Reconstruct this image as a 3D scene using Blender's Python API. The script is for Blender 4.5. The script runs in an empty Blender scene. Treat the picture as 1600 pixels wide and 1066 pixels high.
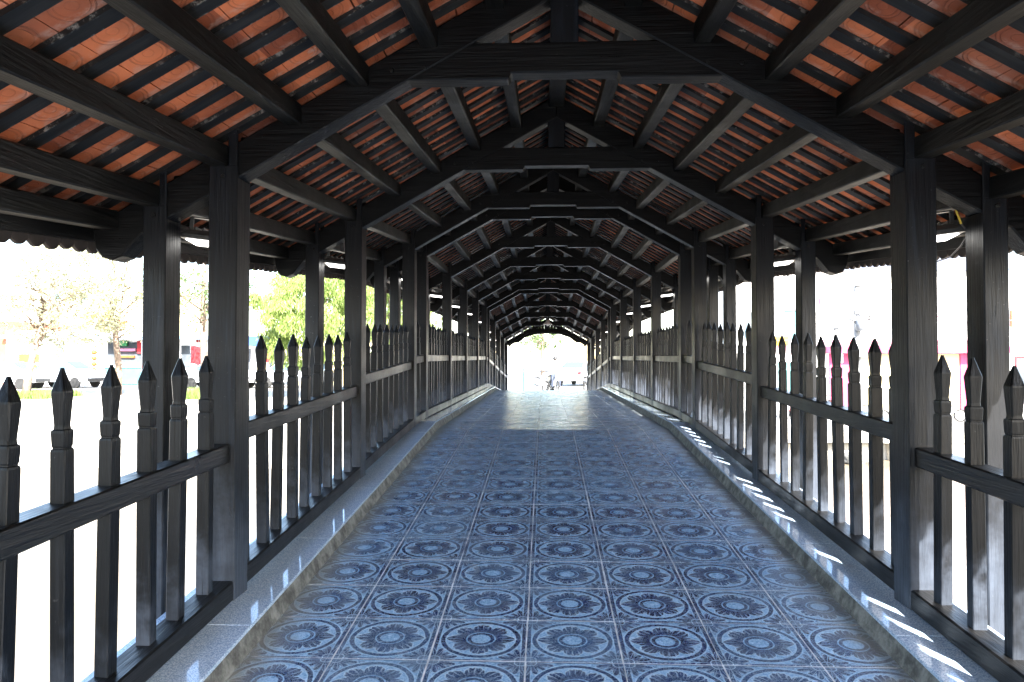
import bpy, bmesh, math, random
from mathutils import Vector, Matrix

R = math.radians
rnd = random.Random(7)
scene = bpy.context.scene
COL = scene.collection

# ------------------------------------------------------------------ camera, sky, sun, exposure
CAMZ = 3.9
cam_data = bpy.data.cameras.new("camera")
cam_data.sensor_width = 36.0
cam_data.lens = 1180.0 / 1600.0 * 36.0
cam_data.clip_start = 0.05
cam_data.clip_end = 2000.0
cam = bpy.data.objects.new("camera", cam_data)
cam.location = (0, 0, CAMZ)
cam.rotation_euler = (R(90 + 1.25), 0, R(2.49))
COL.objects.link(cam)
scene.camera = cam

SUN_EL = R(35.2)
TX, TY = -0.42, 0.907            # horizontal direction the light travels
world = bpy.data.worlds.new("World")
scene.world = world
world.use_nodes = True
wn = world.node_tree.nodes
wl = world.node_tree.links
wn.clear()
sky = wn.new("ShaderNodeTexSky")
sky.sky_type = 'NISHITA'
sky.sun_disc = False
sky.sun_elevation = SUN_EL
sky.sun_rotation = math.atan2(-TX, -TY)
sky.air_density = 1.0
sky.dust_density = 1.5
bg = wn.new("ShaderNodeBackground")
bg.inputs["Strength"].default_value = 0.15
wo = wn.new("ShaderNodeOutputWorld")
wl.new(sky.outputs[0], bg.inputs[0])
wl.new(bg.outputs[0], wo.inputs[0])

sun_data = bpy.data.lights.new("sun", 'SUN')
sun_data.energy = 5.0
sun_data.angle = R(0.55)
sun_data.color = (1.0, 0.965, 0.905)
sun = bpy.data.objects.new("sun", sun_data)
ldir = Vector((TX * math.cos(SUN_EL), TY * math.cos(SUN_EL), -math.sin(SUN_EL)))
sun.rotation_euler = ldir.to_track_quat('-Z', 'Y').to_euler()
sun.location = (10, -20, 30)
COL.objects.link(sun)

vs = scene.view_settings
vs.view_transform = 'Standard'
vs.look = 'None'
vs.exposure = 3.0
vs.gamma = 1.0
vs.use_curve_mapping = False
scene.cycles.max_bounces = 7
scene.cycles.diffuse_bounces = 4
scene.cycles.use_denoising = True

# ------------------------------------------------------------------ helpers
def link(o, parent=None):
    COL.objects.link(o)
    if parent is not None:
        o.parent = parent
    return o

def empty(name, loc=(0, 0, 0), rot=(0, 0, 0), parent=None):
    o = bpy.data.objects.new(name, None)
    o.location = loc
    o.rotation_euler = rot
    o.empty_display_size = 0.1
    return link(o, parent)

def tag(o, label=None, cat=None, group=None, kind=None):
    if label: o["label"] = label
    if cat: o["category"] = cat
    if group: o["group"] = group
    if kind: o["kind"] = kind
    return o

class MB:
    """collects polygons; build() makes one mesh object"""
    def __init__(s):
        s.v = []; s.f = []; s.uv = []
    def poly(s, pts, uv=None):
        i = len(s.v)
        s.v += [tuple(p) for p in pts]
        s.f.append(tuple(range(i, i + len(pts))))
        s.uv.append(uv)
    def box(s, x0, x1, y0, y1, z0, z1):
        i = len(s.v)
        s.v += [(x0,y0,z0),(x1,y0,z0),(x1,y1,z0),(x0,y1,z0),(x0,y0,z1),(x1,y0,z1),(x1,y1,z1),(x0,y1,z1)]
        for q in ((0,3,2,1),(4,5,6,7),(0,1,5,4),(1,2,6,5),(2,3,7,6),(3,0,4,7)):
            s.f.append(tuple(i + k for k in q)); s.uv.append(None)
        return s
    def bar(s, a, b, w, h, up=(0, 0, 1), ch=0.0):
        """rectangular bar from a to b, width w (sideways), height h"""
        a = Vector(a); b = Vector(b); d = (b - a).normalized()
        side = d.cross(Vector(up)).normalized(); u = side.cross(d).normalized()
        if ch > 0:
            c = ch
            prof = [(-w/2+c,-h/2),(w/2-c,-h/2),(w/2,-h/2+c),(w/2,h/2-c),(w/2-c,h/2),(-w/2+c,h/2),(-w/2,h/2-c),(-w/2,-h/2+c)]
        else:
            prof = [(-w/2,-h/2),(w/2,-h/2),(w/2,h/2),(-w/2,h/2)]
        n = len(prof); i = len(s.v)
        for p in (a, b):
            for (q, r) in prof:
                s.v.append(tuple(p + side*q + u*r))
        for k in range(n):
            k2 = (k+1) % n
            s.f.append((i+k, i+k2, i+n+k2, i+n+k)); s.uv.append(None)
        s.f.append(tuple(i+k for k in range(n-1, -1, -1))); s.uv.append(None)
        s.f.append(tuple(i+n+k for k in range(n))); s.uv.append(None)
        return s
    def prism(s, pts, y0, y1):
        """outline pts (x,z) extruded along y"""
        n = len(pts); i = len(s.v)
        for y in (y0, y1):
            for (x, z) in pts: s.v.append((x, y, z))
        for k in range(n):
            k2 = (k+1) % n
            s.f.append((i+k, i+k2, i+n+k2, i+n+k)); s.uv.append(None)
        s.f.append(tuple(i+k for k in range(n-1, -1, -1))); s.uv.append(None)
        s.f.append(tuple(i+n+k for k in range(n))); s.uv.append(None)
        return s
    def tube(s, pts, r, n=6, taper=None):
        pts = [Vector(p) for p in pts]; i = len(s.v); m = len(pts)
        for k, p in enumerate(pts):
            d = (pts[min(k+1, m-1)] - pts[max(k-1, 0)]).normalized()
            ref = Vector((0, 0, 1)) if abs(d.z) < .9 else Vector((1, 0, 0))
            a = d.cross(ref).normalized(); b = a.cross(d)
            rr = r if taper is None else r * (1 + (taper - 1) * k / (m - 1))
            for j in range(n):
                t = 2*math.pi*j/n
                s.v.append(tuple(p + a*(rr*math.cos(t)) + b*(rr*math.sin(t))))
        for k in range(m-1):
            for j in range(n):
                j2 = (j+1) % n
                s.f.append((i+k*n+j, i+k*n+j2, i+(k+1)*n+j2, i+(k+1)*n+j)); s.uv.append(None)
        s.f.append(tuple(i+j for j in range(n-1, -1, -1))); s.uv.append(None)
        s.f.append(tuple(i+(m-1)*n+j for j in range(n))); s.uv.append(None)
        return s
    def lathe(s, prof, n=16, axis='z', c=(0, 0, 0)):
        i = len(s.v)
        for (r, h) in prof:
            for j in range(n):
                t = 2*math.pi*j/n
                p = (r*math.cos(t), r*math.sin(t), h)
                if axis == 'y': p = (p[0], h, p[1])
                if axis == 'x': p = (h, p[0], p[1])
                s.v.append((c[0]+p[0], c[1]+p[1], c[2]+p[2]))
        for k in range(len(prof)-1):
            for j in range(n):
                j2 = (j+1) % n
                s.f.append((i+k*n+j, i+k*n+j2, i+(k+1)*n+j2, i+(k+1)*n+j)); s.uv.append(None)
        s.f.append(tuple(i+j for j in range(n-1, -1, -1))); s.uv.append(None)
        s.f.append(tuple(i+(len(prof)-1)*n+j for j in range(n))); s.uv.append(None)
        return s
    def loft(s, rings):
        """rings: list of equal-length point loops"""
        i = len(s.v); n = len(rings[0])
        for rg in rings:
            s.v += [tuple(p) for p in rg]
        for k in range(len(rings)-1):
            for j in range(n):
                j2 = (j+1) % n
                s.f.append((i+k*n+j, i+k*n+j2, i+(k+1)*n+j2, i+(k+1)*n+j)); s.uv.append(None)
        s.f.append(tuple(i+j for j in range(n-1, -1, -1))); s.uv.append(None)
        s.f.append(tuple(i+(len(rings)-1)*n+j for j in range(n))); s.uv.append(None)
        return s
    def mesh(s, name, mat=None, smooth=False, fix=True, bevel=0.0):
        me = bpy.data.meshes.new(name)
        me.from_pydata(s.v, [], s.f)
        if any(u is not None for u in s.uv):
            ul = me.uv_layers.new(name="UVMap")
            for p, u in zip(me.polygons, s.uv):
                for k, li in enumerate(p.loop_indices):
                    ul.data[li].uv = u[k] if u else (0.5, 0.5)
        if fix or bevel > 0:
            bm = bmesh.new(); bm.from_mesh(me)
            if bevel > 0:
                es = [e for e in bm.edges if len(e.link_faces) == 2 and e.calc_face_angle(0) > 0.6]
                bmesh.ops.bevel(bm, geom=es, offset=bevel, segments=1, affect='EDGES', clamp_overlap=True)
            if fix: bmesh.ops.recalc_face_normals(bm, faces=bm.faces)
            bm.to_mesh(me); bm.free()
        if mat: me.materials.append(mat)
        if smooth:
            for p in me.polygons: p.use_smooth = True
        return me
    def build(s, name, mat=None, parent=None, smooth=False, fix=True, bevel=0.0, loc=(0,0,0), rot=(0,0,0)):
        o = bpy.data.objects.new(name, s.mesh(name, mat, smooth, fix, bevel))
        o.location = loc; o.rotation_euler = rot
        return link(o, parent)

def inst(name, me, parent=None, loc=(0,0,0), rot=(0,0,0), scale=None):
    o = bpy.data.objects.new(name, me)
    o.location = loc; o.rotation_euler = rot
    if scale: o.scale = scale
    return link(o, parent)

# ------------------------------------------------------------------ node expression helper
class NT:
    def __init__(s, name):
        s.m = bpy.data.materials.new(name); s.m.use_nodes = True
        s.t = s.m.node_tree; s.t.nodes.clear()
        s.out = s.t.nodes.new("ShaderNodeOutputMaterial")
        s.b = s.t.nodes.new("ShaderNodeBsdfPrincipled")
        s.t.links.new(s.b.outputs[0], s.out.inputs[0])
    def node(s, typ, **kw):
        n = s.t.nodes.new(typ)
        for k, v in kw.items(): setattr(n, k, v)
        return n
    def plug(s, sock, v):
        if isinstance(v, E): s.t.links.new(v.s, sock)
        elif isinstance(v, bpy.types.NodeSocket): s.t.links.new(v, sock)
        elif v is not None:
            if isinstance(v, tuple) and len(v) == 3 and sock.type == 'RGBA': v = (*v, 1.0)
            sock.default_value = v
    def math(s, op, a, b=None, c=None):
        n = s.node("ShaderNodeMath", operation=op)
        for k, v in enumerate((a, b, c)):
            if v is not None: s.plug(n.inputs[k], v)
        return E(s, n.outputs[0])
    def coord(s, which="Object"):
        n = s.node("ShaderNodeTexCoord"); return E(s, n.outputs[which])
    def pos(s):
        n = s.node("ShaderNodeNewGeometry"); return E(s, n.outputs["Position"])
    def rand(s):
        n = s.node("ShaderNodeObjectInfo"); return E(s, n.outputs["Random"])
    def sep(s, v):
        n = s.node("ShaderNodeSeparateXYZ"); s.plug(n.inputs[0], v)
        return [E(s, o) for o in n.outputs]
    def comb(s, x, y, z):
        n = s.node("ShaderNodeCombineXYZ")
        for k, v in enumerate((x, y, z)): s.plug(n.inputs[k], v)
        return E(s, n.outputs[0])
    def scale(s, v, xyz):
        n = s.node("ShaderNodeVectorMath", operation='MULTIPLY'); s.plug(n.inputs[0], v); n.inputs[1].default_value = xyz
        return E(s, n.outputs[0])
    def noise(s, v, sc=5.0, det=3.0, rough=0.55, dist=0.0):
        n = s.node("ShaderNodeTexNoise"); s.plug(n.inputs["Vector"], v)
        n.inputs["Scale"].default_value = sc; n.inputs["Detail"].default_value = det
        n.inputs["Roughness"].default_value = rough; n.inputs["Distortion"].default_value = dist
        return E(s, n.outputs["Fac"] if "Fac" in n.outputs else n.outputs[0])
    def white(s, v):
        n = s.node("ShaderNodeTexWhiteNoise", noise_dimensions='3D'); s.plug(n.inputs[0], v)
        return E(s, n.outputs["Value"])
    def ramp(s, f, a, b):
        n = s.node("ShaderNodeMapRange", interpolation_type='SMOOTHSTEP')
        s.plug(n.inputs[0], f); n.inputs[1].default_value = a; n.inputs[2].default_value = b
        return E(s, n.outputs[0])
    def mix(s, f, a, b):
        n = s.node("ShaderNodeMix", data_type='RGBA')
        s.plug(n.inputs[0], f); s.plug(n.inputs[6], a); s.plug(n.inputs[7], b)
        return E(s, n.outputs[2])
    def bump(s, h, strength=0.3, dist=0.01):
        n = s.node("ShaderNodeBump"); s.plug(n.inputs["Height"], h)
        n.inputs["Strength"].default_value = strength; n.inputs["Distance"].default_value = dist
        s.t.links.new(n.outputs[0], s.b.inputs["Normal"])
    def set(s, color=None, rough=None, spec=None, metal=None):
        if color is not None: s.plug(s.b.inputs["Base Color"], color)
        if rough is not None: s.plug(s.b.inputs["Roughness"], rough)
        if spec is not None: s.plug(s.b.inputs["Specular IOR Level"], spec)
        if metal is not None: s.plug(s.b.inputs["Metallic"], metal)
        return s.m

class E:
    def __init__(s, nt, sock): s.nt = nt; s.s = sock
    def __add__(s, o): return s.nt.math('ADD', s, o)
    __radd__ = __add__
    def __sub__(s, o): return s.nt.math('SUBTRACT', s, o)
    def __rsub__(s, o): return s.nt.math('SUBTRACT', o, s)
    def __mul__(s, o): return s.nt.math('MULTIPLY', s, o)
    __rmul__ = __mul__
    def __truediv__(s, o): return s.nt.math('DIVIDE', s, o)
    def abs(s): return s.nt.math('ABSOLUTE', s)
    def pow(s, o): return s.nt.math('POWER', s, o)
    def cos(s): return s.nt.math('COSINE', s)
    def sin(s): return s.nt.math('SINE', s)
    def max(s, o): return s.nt.math('MAXIMUM', s, o)
    def min(s, o): return s.nt.math('MINIMUM', s, o)
    def floor(s): return s.nt.math('FLOOR', s)
    def inv(s): return 1.0 - s
    def lt(s, edge, soft=0.006): return s.nt.ramp(s, edge + soft, edge - soft)     # 1 below edge
    def gt(s, edge, soft=0.006): return s.nt.ramp(s, edge - soft, edge + soft)

# ------------------------------------------------------------------ materials
def mat_plain(name, col, rough=0.6, var=0.15, sc=3.0, spec=0.4, metal=0.0, bump=0.0):
    n = NT(name); c = n.coord("Object")
    f = n.noise(c, sc, 4)
    a = tuple(min(1, x*(1-var)) for x in col); b = tuple(min(1, x*(1+var)) for x in col)
    if bump: n.bump(n.noise(c, sc*12, 3), bump, 0.01)
    return n.set(n.mix(n.ramp(f, .3, .7), a, b), rough, spec, metal)

def mat_wood(name, axis, base=(0.0050, 0.0049, 0.0050), light=(0.0165, 0.0158, 0.0150), rough=0.45, dust=0.4, low=None, spec=.35):
    n = NT(name); p = n.pos()
    st = [26, 26, 26]; st[axis] = 1.6
    g = n.noise(n.scale(p, tuple(st)), 1.0, 5, .62, .4)
    st2 = [90, 90, 90]; st2[axis] = 4
    g2 = n.noise(n.scale(p, tuple(st2)), 1.0, 3, .6)
    blot = n.noise(p, 2.2, 4, .6)
    w = n.ramp(g, .50, .74) * .75 + n.ramp(blot, .50, .78) * .25
    crack = n.ramp(n.noise(n.scale(p, tuple(q * .7 for q in st)), 1.0, 6, .7, .8), .36, .30)
    col = n.mix(w, base, light)
    d = n.ramp(n.noise(p, 70, 2, .5), .68, .80) * n.ramp(n.noise(p, 3.1, 3), .45, .65) * dust
    if low:      # pale lower posts and pickets: dust, with sun-patch brightness painted into the colour
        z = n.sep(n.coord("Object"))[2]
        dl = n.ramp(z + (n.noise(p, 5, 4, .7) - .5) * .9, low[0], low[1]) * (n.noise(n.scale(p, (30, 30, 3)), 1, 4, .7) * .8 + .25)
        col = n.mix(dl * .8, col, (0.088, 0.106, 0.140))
    col = n.mix(d, col, (0.16, 0.16, 0.16))
    col = n.mix(n.rand() * .55 + (n.noise(p, .8, 3) - .5) * .6, col, tuple(q * .55 for q in base))
    col = n.mix(crack * .8, col, (0.002, 0.002, 0.002))
    n.bump(g * .6 + g2 * .5 - crack * 1.2, 0.7, 0.008)
    return n.set(col, n.ramp(blot, .2, .8) * .25 + (rough - .12), spec)

M_WX = mat_wood("dark_wood_across", 0, base=(0.0018, 0.0018, 0.0020), light=(0.0085, 0.0085, 0.0088), spec=.16)
M_WY = mat_wood("dark_wood_along", 1)
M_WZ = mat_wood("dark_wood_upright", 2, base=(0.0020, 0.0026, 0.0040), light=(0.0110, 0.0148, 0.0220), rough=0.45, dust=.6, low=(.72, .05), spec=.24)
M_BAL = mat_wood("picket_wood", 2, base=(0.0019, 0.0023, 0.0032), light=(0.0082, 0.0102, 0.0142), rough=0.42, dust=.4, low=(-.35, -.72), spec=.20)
M_PURL = mat_wood("purlin_wood", 1, base=(0.0030, 0.0030, 0.0028), light=(0.026, 0.0245, 0.021), rough=.5, spec=.25)
M_RAIL = mat_wood("rail_wood", 1, base=(0.0040, 0.0039, 0.0039), light=(0.0165, 0.0155, 0.0148), rough=.38)

def mat_batten():
    n = NT("batten_wood"); p = n.pos(); x, y, z = n.sep(n.coord("Object"))
    g = n.noise(n.scale(p, (2, 30, 2)), 1, 4, .6)
    col = n.mix(n.ramp(g, .4, .75), (0.007, 0.007, 0.007), (0.020, 0.019, 0.018))
    edge = n.ramp(y.abs(), .024, .034)
    st = edge * n.ramp(n.noise(p, 26, 5, .7), .52, .64) * n.ramp(n.noise(p, 4, 3), .42, .60)
    st = st.max(n.ramp(n.noise(p, 18, 5, .75), .70, .78) * .25)
    col = n.mix(st * .7, col, (0.26, 0.245, 0.22))
    n.bump(g, .4, .004)
    return n.set(col, .6, .3)
M_BATTEN = mat_batten()

def mat_terracotta():
    n = NT("terracotta_tile")
    u, v, _ = n.sep(n.coord("UV")); p = n.pos()
    px = (u - .5) * 1.25; py = v - .5
    r = (px*px + py*py).pow(.5)
    ring = (r - .40).abs().lt(.018, .014).max((r - .31).abs().lt(.012, .012) * .7).max((r - .12).abs().lt(.012, .012) * .5)
    cell = n.white(n.comb((n.sep(p)[0] * 5.3).floor(), (n.sep(p)[1] * 4.83).floor(), 3.0))
    nz = n.noise(p, 7, 5, .65)
    col = n.mix(n.ramp(cell * .75 + nz * .45, .2, .95), (0.24, 0.058, 0.026), (0.66, 0.18, 0.070))
    big = n.noise(p, 1.7, 4, .6)
    col = n.mix(n.ramp(big, .50, .72) * .65, col, (0.20, 0.085, 0.055))
    ws = n.ramp(n.noise(p, 4.5, 6, .75), .60, .76)
    ey = n.ramp(py.abs(), .12, .24) * n.ramp(n.noise(p, 11, 5, .7), .42, .62)
    ws = ws.max(ey * .4)
    col = n.mix(ws * .7, col, (0.52, 0.44, 0.37))
    col = n.mix(ring * .25, col, (0.16, 0.06, 0.035))
    n.bump(ring.inv() * .8 + nz * .4, .6, .006)
    return n.set(col, .8, .25)
M_TERRA = mat_terracotta()
M_DRIP = mat_plain("dark_clay", (0.045, 0.035, 0.030), .85, .35, 8)  # clay of the drip tiles, darker than the outer covering
M_CLAY_OUT = mat_plain("outer_clay", (0.20, 0.09, 0.06), .85, .3, 5)

def mat_floor_tile():
    n = NT("glazed_floor_tile")
    u, v, _ = n.sep(n.coord("UV")); p = n.pos(); X, Y, Z = n.sep(p)
    x = u - .5; y = v - .5
    wob = (n.noise(p, 42, 2) - .5) * .014
    r = (x*x + y*y).pow(.5) + wob
    th = n.math('ARCTAN2', y, x)
    ax = x.abs(); ay = y.abs()
    ring = (r - .415).abs().lt(.025, .005)
    ringl = ((r - .383).abs().lt(.006, .004)).max((r - .449).abs().lt(.005, .004))
    cring = (r - .128).abs().lt(.021, .005)
    # eight petals, scalloped; the two on the x axis pointed
    c4 = (th * 4.0).cos().abs()
    petR = c4.pow(.32) * .120 + .225
    fan = (th * 20.0).cos().abs() * c4 * .022
    isx = n.ramp(th.cos().abs(), .90, .97)
    petR = petR + fan * isx.inv() + isx * ((c4.pow(5.0)) * .05 - .01)
    inpet = (r - petR).lt(0.0, .006) * r.gt(.165, .006)
    pline = (r - petR - .004).abs().lt(.010, .005) * r.gt(.165, .006)
    vein = n.ramp((th * 28.0 + n.noise(p, 30, 2) * 4.0).sin(), .62, .92) * n.ramp(r, .19, .30)
    curl = (n.noise(p, 95, 2, .5) - .5).abs().lt(.035, .02)
    gap = (c4).lt(.16, .08) * (r - .21).abs().lt(.035, .01)
    # corners
    cx = .452 - ax; cy = .476 - ay
    rc = (cx*cx + cy*cy).pow(.5) + wob
    ph = n.math('ARCTAN2', cy, cx)
    cR = (ph * 6.0).sin().abs() * .11 + .15 + (ph * 2.0).sin() * -.03
    spk = n.ramp(n.noise(p, 48, 3, .6), .50, .60) * r.gt(.462, .006)
    incor = (rc - cR).lt(0.0, .006) * r.gt(.462, .006)
    cline = ((rc - cR - .004).abs().lt(.007, .005)).max((rc - .06).abs().lt(.006, .004)) * r.gt(.462, .006)
    cvein = n.ramp((ph * 22.0).sin(), .7, .95)
    band = ax.gt(.456, .003).max(ay.gt(.481, .003))
    bline = ((ax - .449).abs().lt(.0035, .003)).max((ay - .474).abs().lt(.003, .003))
    cstar = ((rc - .215).abs().lt(.012, .006)) * r.gt(.462, .006) * (ph * 4.0).sin().abs().gt(.35, .2)
    dark = ring.max(cring).max(cstar).max(inpet).max(incor).max(band).max(gap * .7).max(spk * .6)
    lite = (ringl * .8).max(pline).max(cline).max(bline * .8).max(inpet * vein * .75).max(incor * cvein * .7).max(curl * .45)
    # every tile is faded its own way
    cell = n.white(n.comb(((X + 1.281) / .4).floor(), ((Y - 3.12) / .4).floor(), 1.0))
    wear = n.noise(p, 1.1, 4, .6)
    fade = (n.ramp(cell, .45, 1.0) * .24 + n.ramp(wear, .45, .75) * .32)
    mott = n.noise(p, 120, 3, .7)
    lightc = n.mix(n.ramp(mott, .35, .65), (0.14, 0.30, 0.52), (0.38, 0.58, 0.78))
    darkc = n.mix(n.ramp(n.noise(p, 16, 4, .65), .3, .75), (0.003, 0.008, 0.050), (0.010, 0.030, 0.13))
    col = n.mix(dark * (1.0 - fade * .45), lightc, darkc)
    col = n.mix(lite * .85, col, (0.48, 0.64, 0.78))
    col = n.mix(fade * .30, col, (0.20, 0.36, 0.54))
    # dust swept against the kerbs, and a few dusty patches
    e = (X - .093).abs()
    dn = n.noise(p, 9, 5, .7)
    dust = n.ramp(e + (dn - .5) * .34, 1.12, 1.40) * .8
    dust = dust.max(n.ramp(n.noise(p, 2.3, 5, .75), .66, .76) * .45)
    crest_sheen = n.ramp(Y + (n.noise(p, .9, 5, .7) - .5) * 4.0, 5.5, 11.5) * (n.noise(p, 3.5, 5, .7) * .5 + .22)  # broad pale sheen from the crest onward, painted into the tile colour
    col = n.mix(crest_sheen, col, (0.42, 0.50, 0.57))
    col = n.mix(dust, col, (0.30, 0.30, 0.26))
    n.bump(dark * -.6 + lite * .35 + n.noise(p, 60, 2) * .25, .22, .004)
    rough = n.noise(p, 6, 4, .7) * .20 + dust * .35 + .17
    return n.set(col, rough, .52)
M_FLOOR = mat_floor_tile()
M_GROUT = mat_plain("pale_grout", (0.62, 0.66, 0.70), .8, .2, 14)

def mat_granite():
    n = NT("polished_granite"); p = n.pos()
    a = n.noise(p, 170, 2, .6); b = n.noise(p, 60, 3, .6)
    col = n.mix(n.ramp(a, .38, .62), (0.24, 0.33, 0.46), (0.53, 0.63, 0.74))
    col = n.mix(n.ramp(b, .55, .7) * .5, col, (0.60, 0.64, 0.68))
    dirt = n.ramp(n.noise(p, 3, 5, .7), .55, .75)
    col = n.mix(dirt * .35, col, (0.30, 0.29, 0.25))
    return n.set(col, dirt * .20 + .06, .6)
M_GRAN = mat_granite()

def mat_cement(name="grimy_cement", col=(0.24, 0.235, 0.21), dk=(0.07, 0.068, 0.062)):
    n = NT(name); p = n.pos()
    a = n.noise(p, 9, 6, .7); b = n.noise(p, 45, 3, .6)
    c = n.mix(n.ramp(a, .35, .7), dk, col)
    c = n.mix(n.ramp(b, .62, .72) * .5, c, (0.05, 0.05, 0.045))
    n.bump(a + b * .5, .6, .012)
    return n.set(c, .85, .25)
M_CEM = mat_cement()
M_CEM2 = mat_cement("pale_concrete", (0.55, 0.52, 0.46), (0.38, 0.36, 0.31))
M_LAMPBODY = mat_plain("grey_lamp_metal", (0.10, 0.10, 0.10), .4, .2, 20, metal=.6)

def mat_emit(name, col, st):
    n = NT(name); n.set(col, .3, .5)
    n.b.inputs["Emission Color"].default_value = (*col, 1); n.b.inputs["Emission Strength"].default_value = st
    return n.m
M_LENS = mat_emit("lit_lamp_lens", (1, .98, .94), 1.0)
M_ENAMEL = mat_plain("white_enamel", (0.75, 0.76, 0.76), .3, .05)
M_YELLOW = mat_plain("yellow_cable", (0.55, 0.36, 0.04), .5, .1)
M_GREYCAB = mat_plain("grey_cable", (0.10, 0.09, 0.09), .5, .1)

# ------------------------------------------------------------------ bridge profile
XC = 0.093
HC = 1.48
SL = 0.0743
B1, B2 = 8.72, 19.12
BASE = CAMZ - HC
def fl(y):
    if y < B1: return BASE + SL * y
    if y < B2: return BASE + SL * B1
    return BASE + SL * B1 - SL * (y - B2)
def tilt(y):
    return math.atan(SL) if y < B1 else (0.0 if y < B2 else -math.atan(SL))

TR = [-1.27, 1.13, 3.53, 5.93, 8.33, 9.17, 11.5525, 13.935, 16.3175, 18.70, 19.54, 21.94, 24.34, 26.74, 29.14]
NTH = {3.53: "nearest", 5.93: "second nearest", 8.33: "third nearest", 9.17: "fourth", 11.5525: "fifth", 13.935: "sixth",
       16.3175: "seventh", 18.70: "eighth", 19.54: "ninth", 21.94: "tenth", 24.34: "eleventh", 26.74: "twelfth"}
Y_START, Y_END = -1.55, 29.42
SEG = [(Y_START, B1), (B1, B2), (B2, Y_END)]

# ---- deck, kerbs (setting)
def ribbon(mb, prof, ys, closed=True):
    """profile (x,h) swept along the bridge at stations ys"""
    rings = [[(XC + x, y, fl(y) + h) for (x, h) in prof] for y in ys]
    mb.loft(rings)
STA = [Y_START, B1, B2, Y_END]
mb = MB()
ribbon(mb, [(-1.80, -.30), (1.80, -.30), (1.80, -.062), (1.30, .0022), (-1.30, .0022), (-1.80, -.062)], STA)
deck = mb.build("bridge_deck", M_GROUT)
tag(deck, "long arched bridge deck under the blue patterned tiles", kind="structure")

# floor tiles: nearest 300 are objects of their own
def tile_mesh(size=.3950, t=.012, ch=.0025):
    m = MB(); h = size/2; g = h - ch
    def q(pts): m.poly(pts, [((p[0]+h)/size, (p[1]+h)/size) for p in pts])
    top = [(-g,-g,0),(g,-g,0),(g,g,0),(-g,g,0)]
    mid = [(-h,-h,-ch),(h,-h,-ch),(h,h,-ch),(-h,h,-ch)]
    bot = [(-h,-h,-t),(h,-h,-t),(h,h,-t),(-h,h,-t)]
    q(top)
    for k in range(4):
        k2 = (k+1) % 4
        q([mid[k], mid[k2], top[k2], top[k]]); q([bot[k], bot[k2], mid[k2], mid[k]])
    return m
TM = tile_mesh()
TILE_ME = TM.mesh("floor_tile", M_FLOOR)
floor_root = empty("tiled_floor", (XC, 0, fl(0)))
tag(floor_root, "blue glazed floor of square tiles with round flower patterns", kind="structure")
rest = MB()
cnt = 0
NROW0 = int(math.floor((Y_START - 3.12) / .4)) + 1
row = NROW0
while True:
    yc = 3.12 + .4*row + .2
    if yc > Y_END - .15: break
    for c in range(7):
        xc = -1.281 + .4*c + .2
        j = (rnd.uniform(-.001, .001), rnd.uniform(-.001, .001), rnd.uniform(-.0012, .0008))
        tl = tilt(yc)
        if yc > 2.2 and cnt < 300:
            o = inst("floor_tile", TILE_ME, floor_root, (xc + j[0] - XC, yc + j[1], fl(yc) - fl(0) + .004 + j[2]), (tl + rnd.uniform(-.0015, .0015), rnd.uniform(-.0015, .0015), rnd.uniform(-.002, .002)))
            cnt += 1
        else:
            mt = Matrix.Translation((xc - XC + j[0], yc + j[1], fl(yc) - fl(0) + .004 + j[2])) @ Matrix.Rotation(tl, 4, 'X')
            i = len(rest.v)
            rest.v += [tuple(mt @ Vector(q)) for q in TM.v]
            rest.f += [tuple(i + k for k in f) for f in TM.f]
            rest.uv += TM.uv
    row += 1
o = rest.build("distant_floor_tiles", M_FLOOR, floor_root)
tag(o, kind="stuff")

# kerbs with granite tops: left and right
for sgn, nm in ((-1, "left"), (1, "right")):
    mb = MB()
    ribbon(mb, [(sgn*1.330, -.03), (sgn*1.335, .012), (sgn*1.350, .055), (sgn*1.357, .076), (sgn*1.80, .076), (sgn*1.80, -.06)], STA)
    k = mb.build("kerb", M_CEM)
    tag(k, f"grimy cement kerb with granite ledge along the {nm} edge of the floor", kind="structure")
    y = Y_START
    cuts = [Y_START]
    while cuts[-1] < Y_END - .5:
        nxt = cuts[-1] + 1.19
        for b in (B1, B2):
            if cuts[-1] < b - .01 and nxt > b - .35: nxt = b
        cuts.append(min(nxt, Y_END))
    for a, b in zip(cuts[:-1], cuts[1:]):
        mb = MB()
        x0, x1 = sorted((sgn*1.352, sgn*1.792))
        mb.loft([[(XC + x, yy, fl(min(max(yy, a+.001), b-.001) if False else yy) + h) for (x, h) in ((x0, .077), (x1, .077), (x1, .094), (x0, .094))] for yy in (a + .0015, b - .0015)])
        mb.build("granite_slab", M_GRAN, k, bevel=.003)

# ---- roof geometry (heights over the floor as a function of |u|)
def under(u): return 2.92 - .56*abs(u)          # rafter underside
RAFT = .170
def rtop(u): return under(u) + RAFT
BAT0 = RAFT + .055                               # batten underside above rafter underside
ANG = math.atan(.56)

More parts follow.
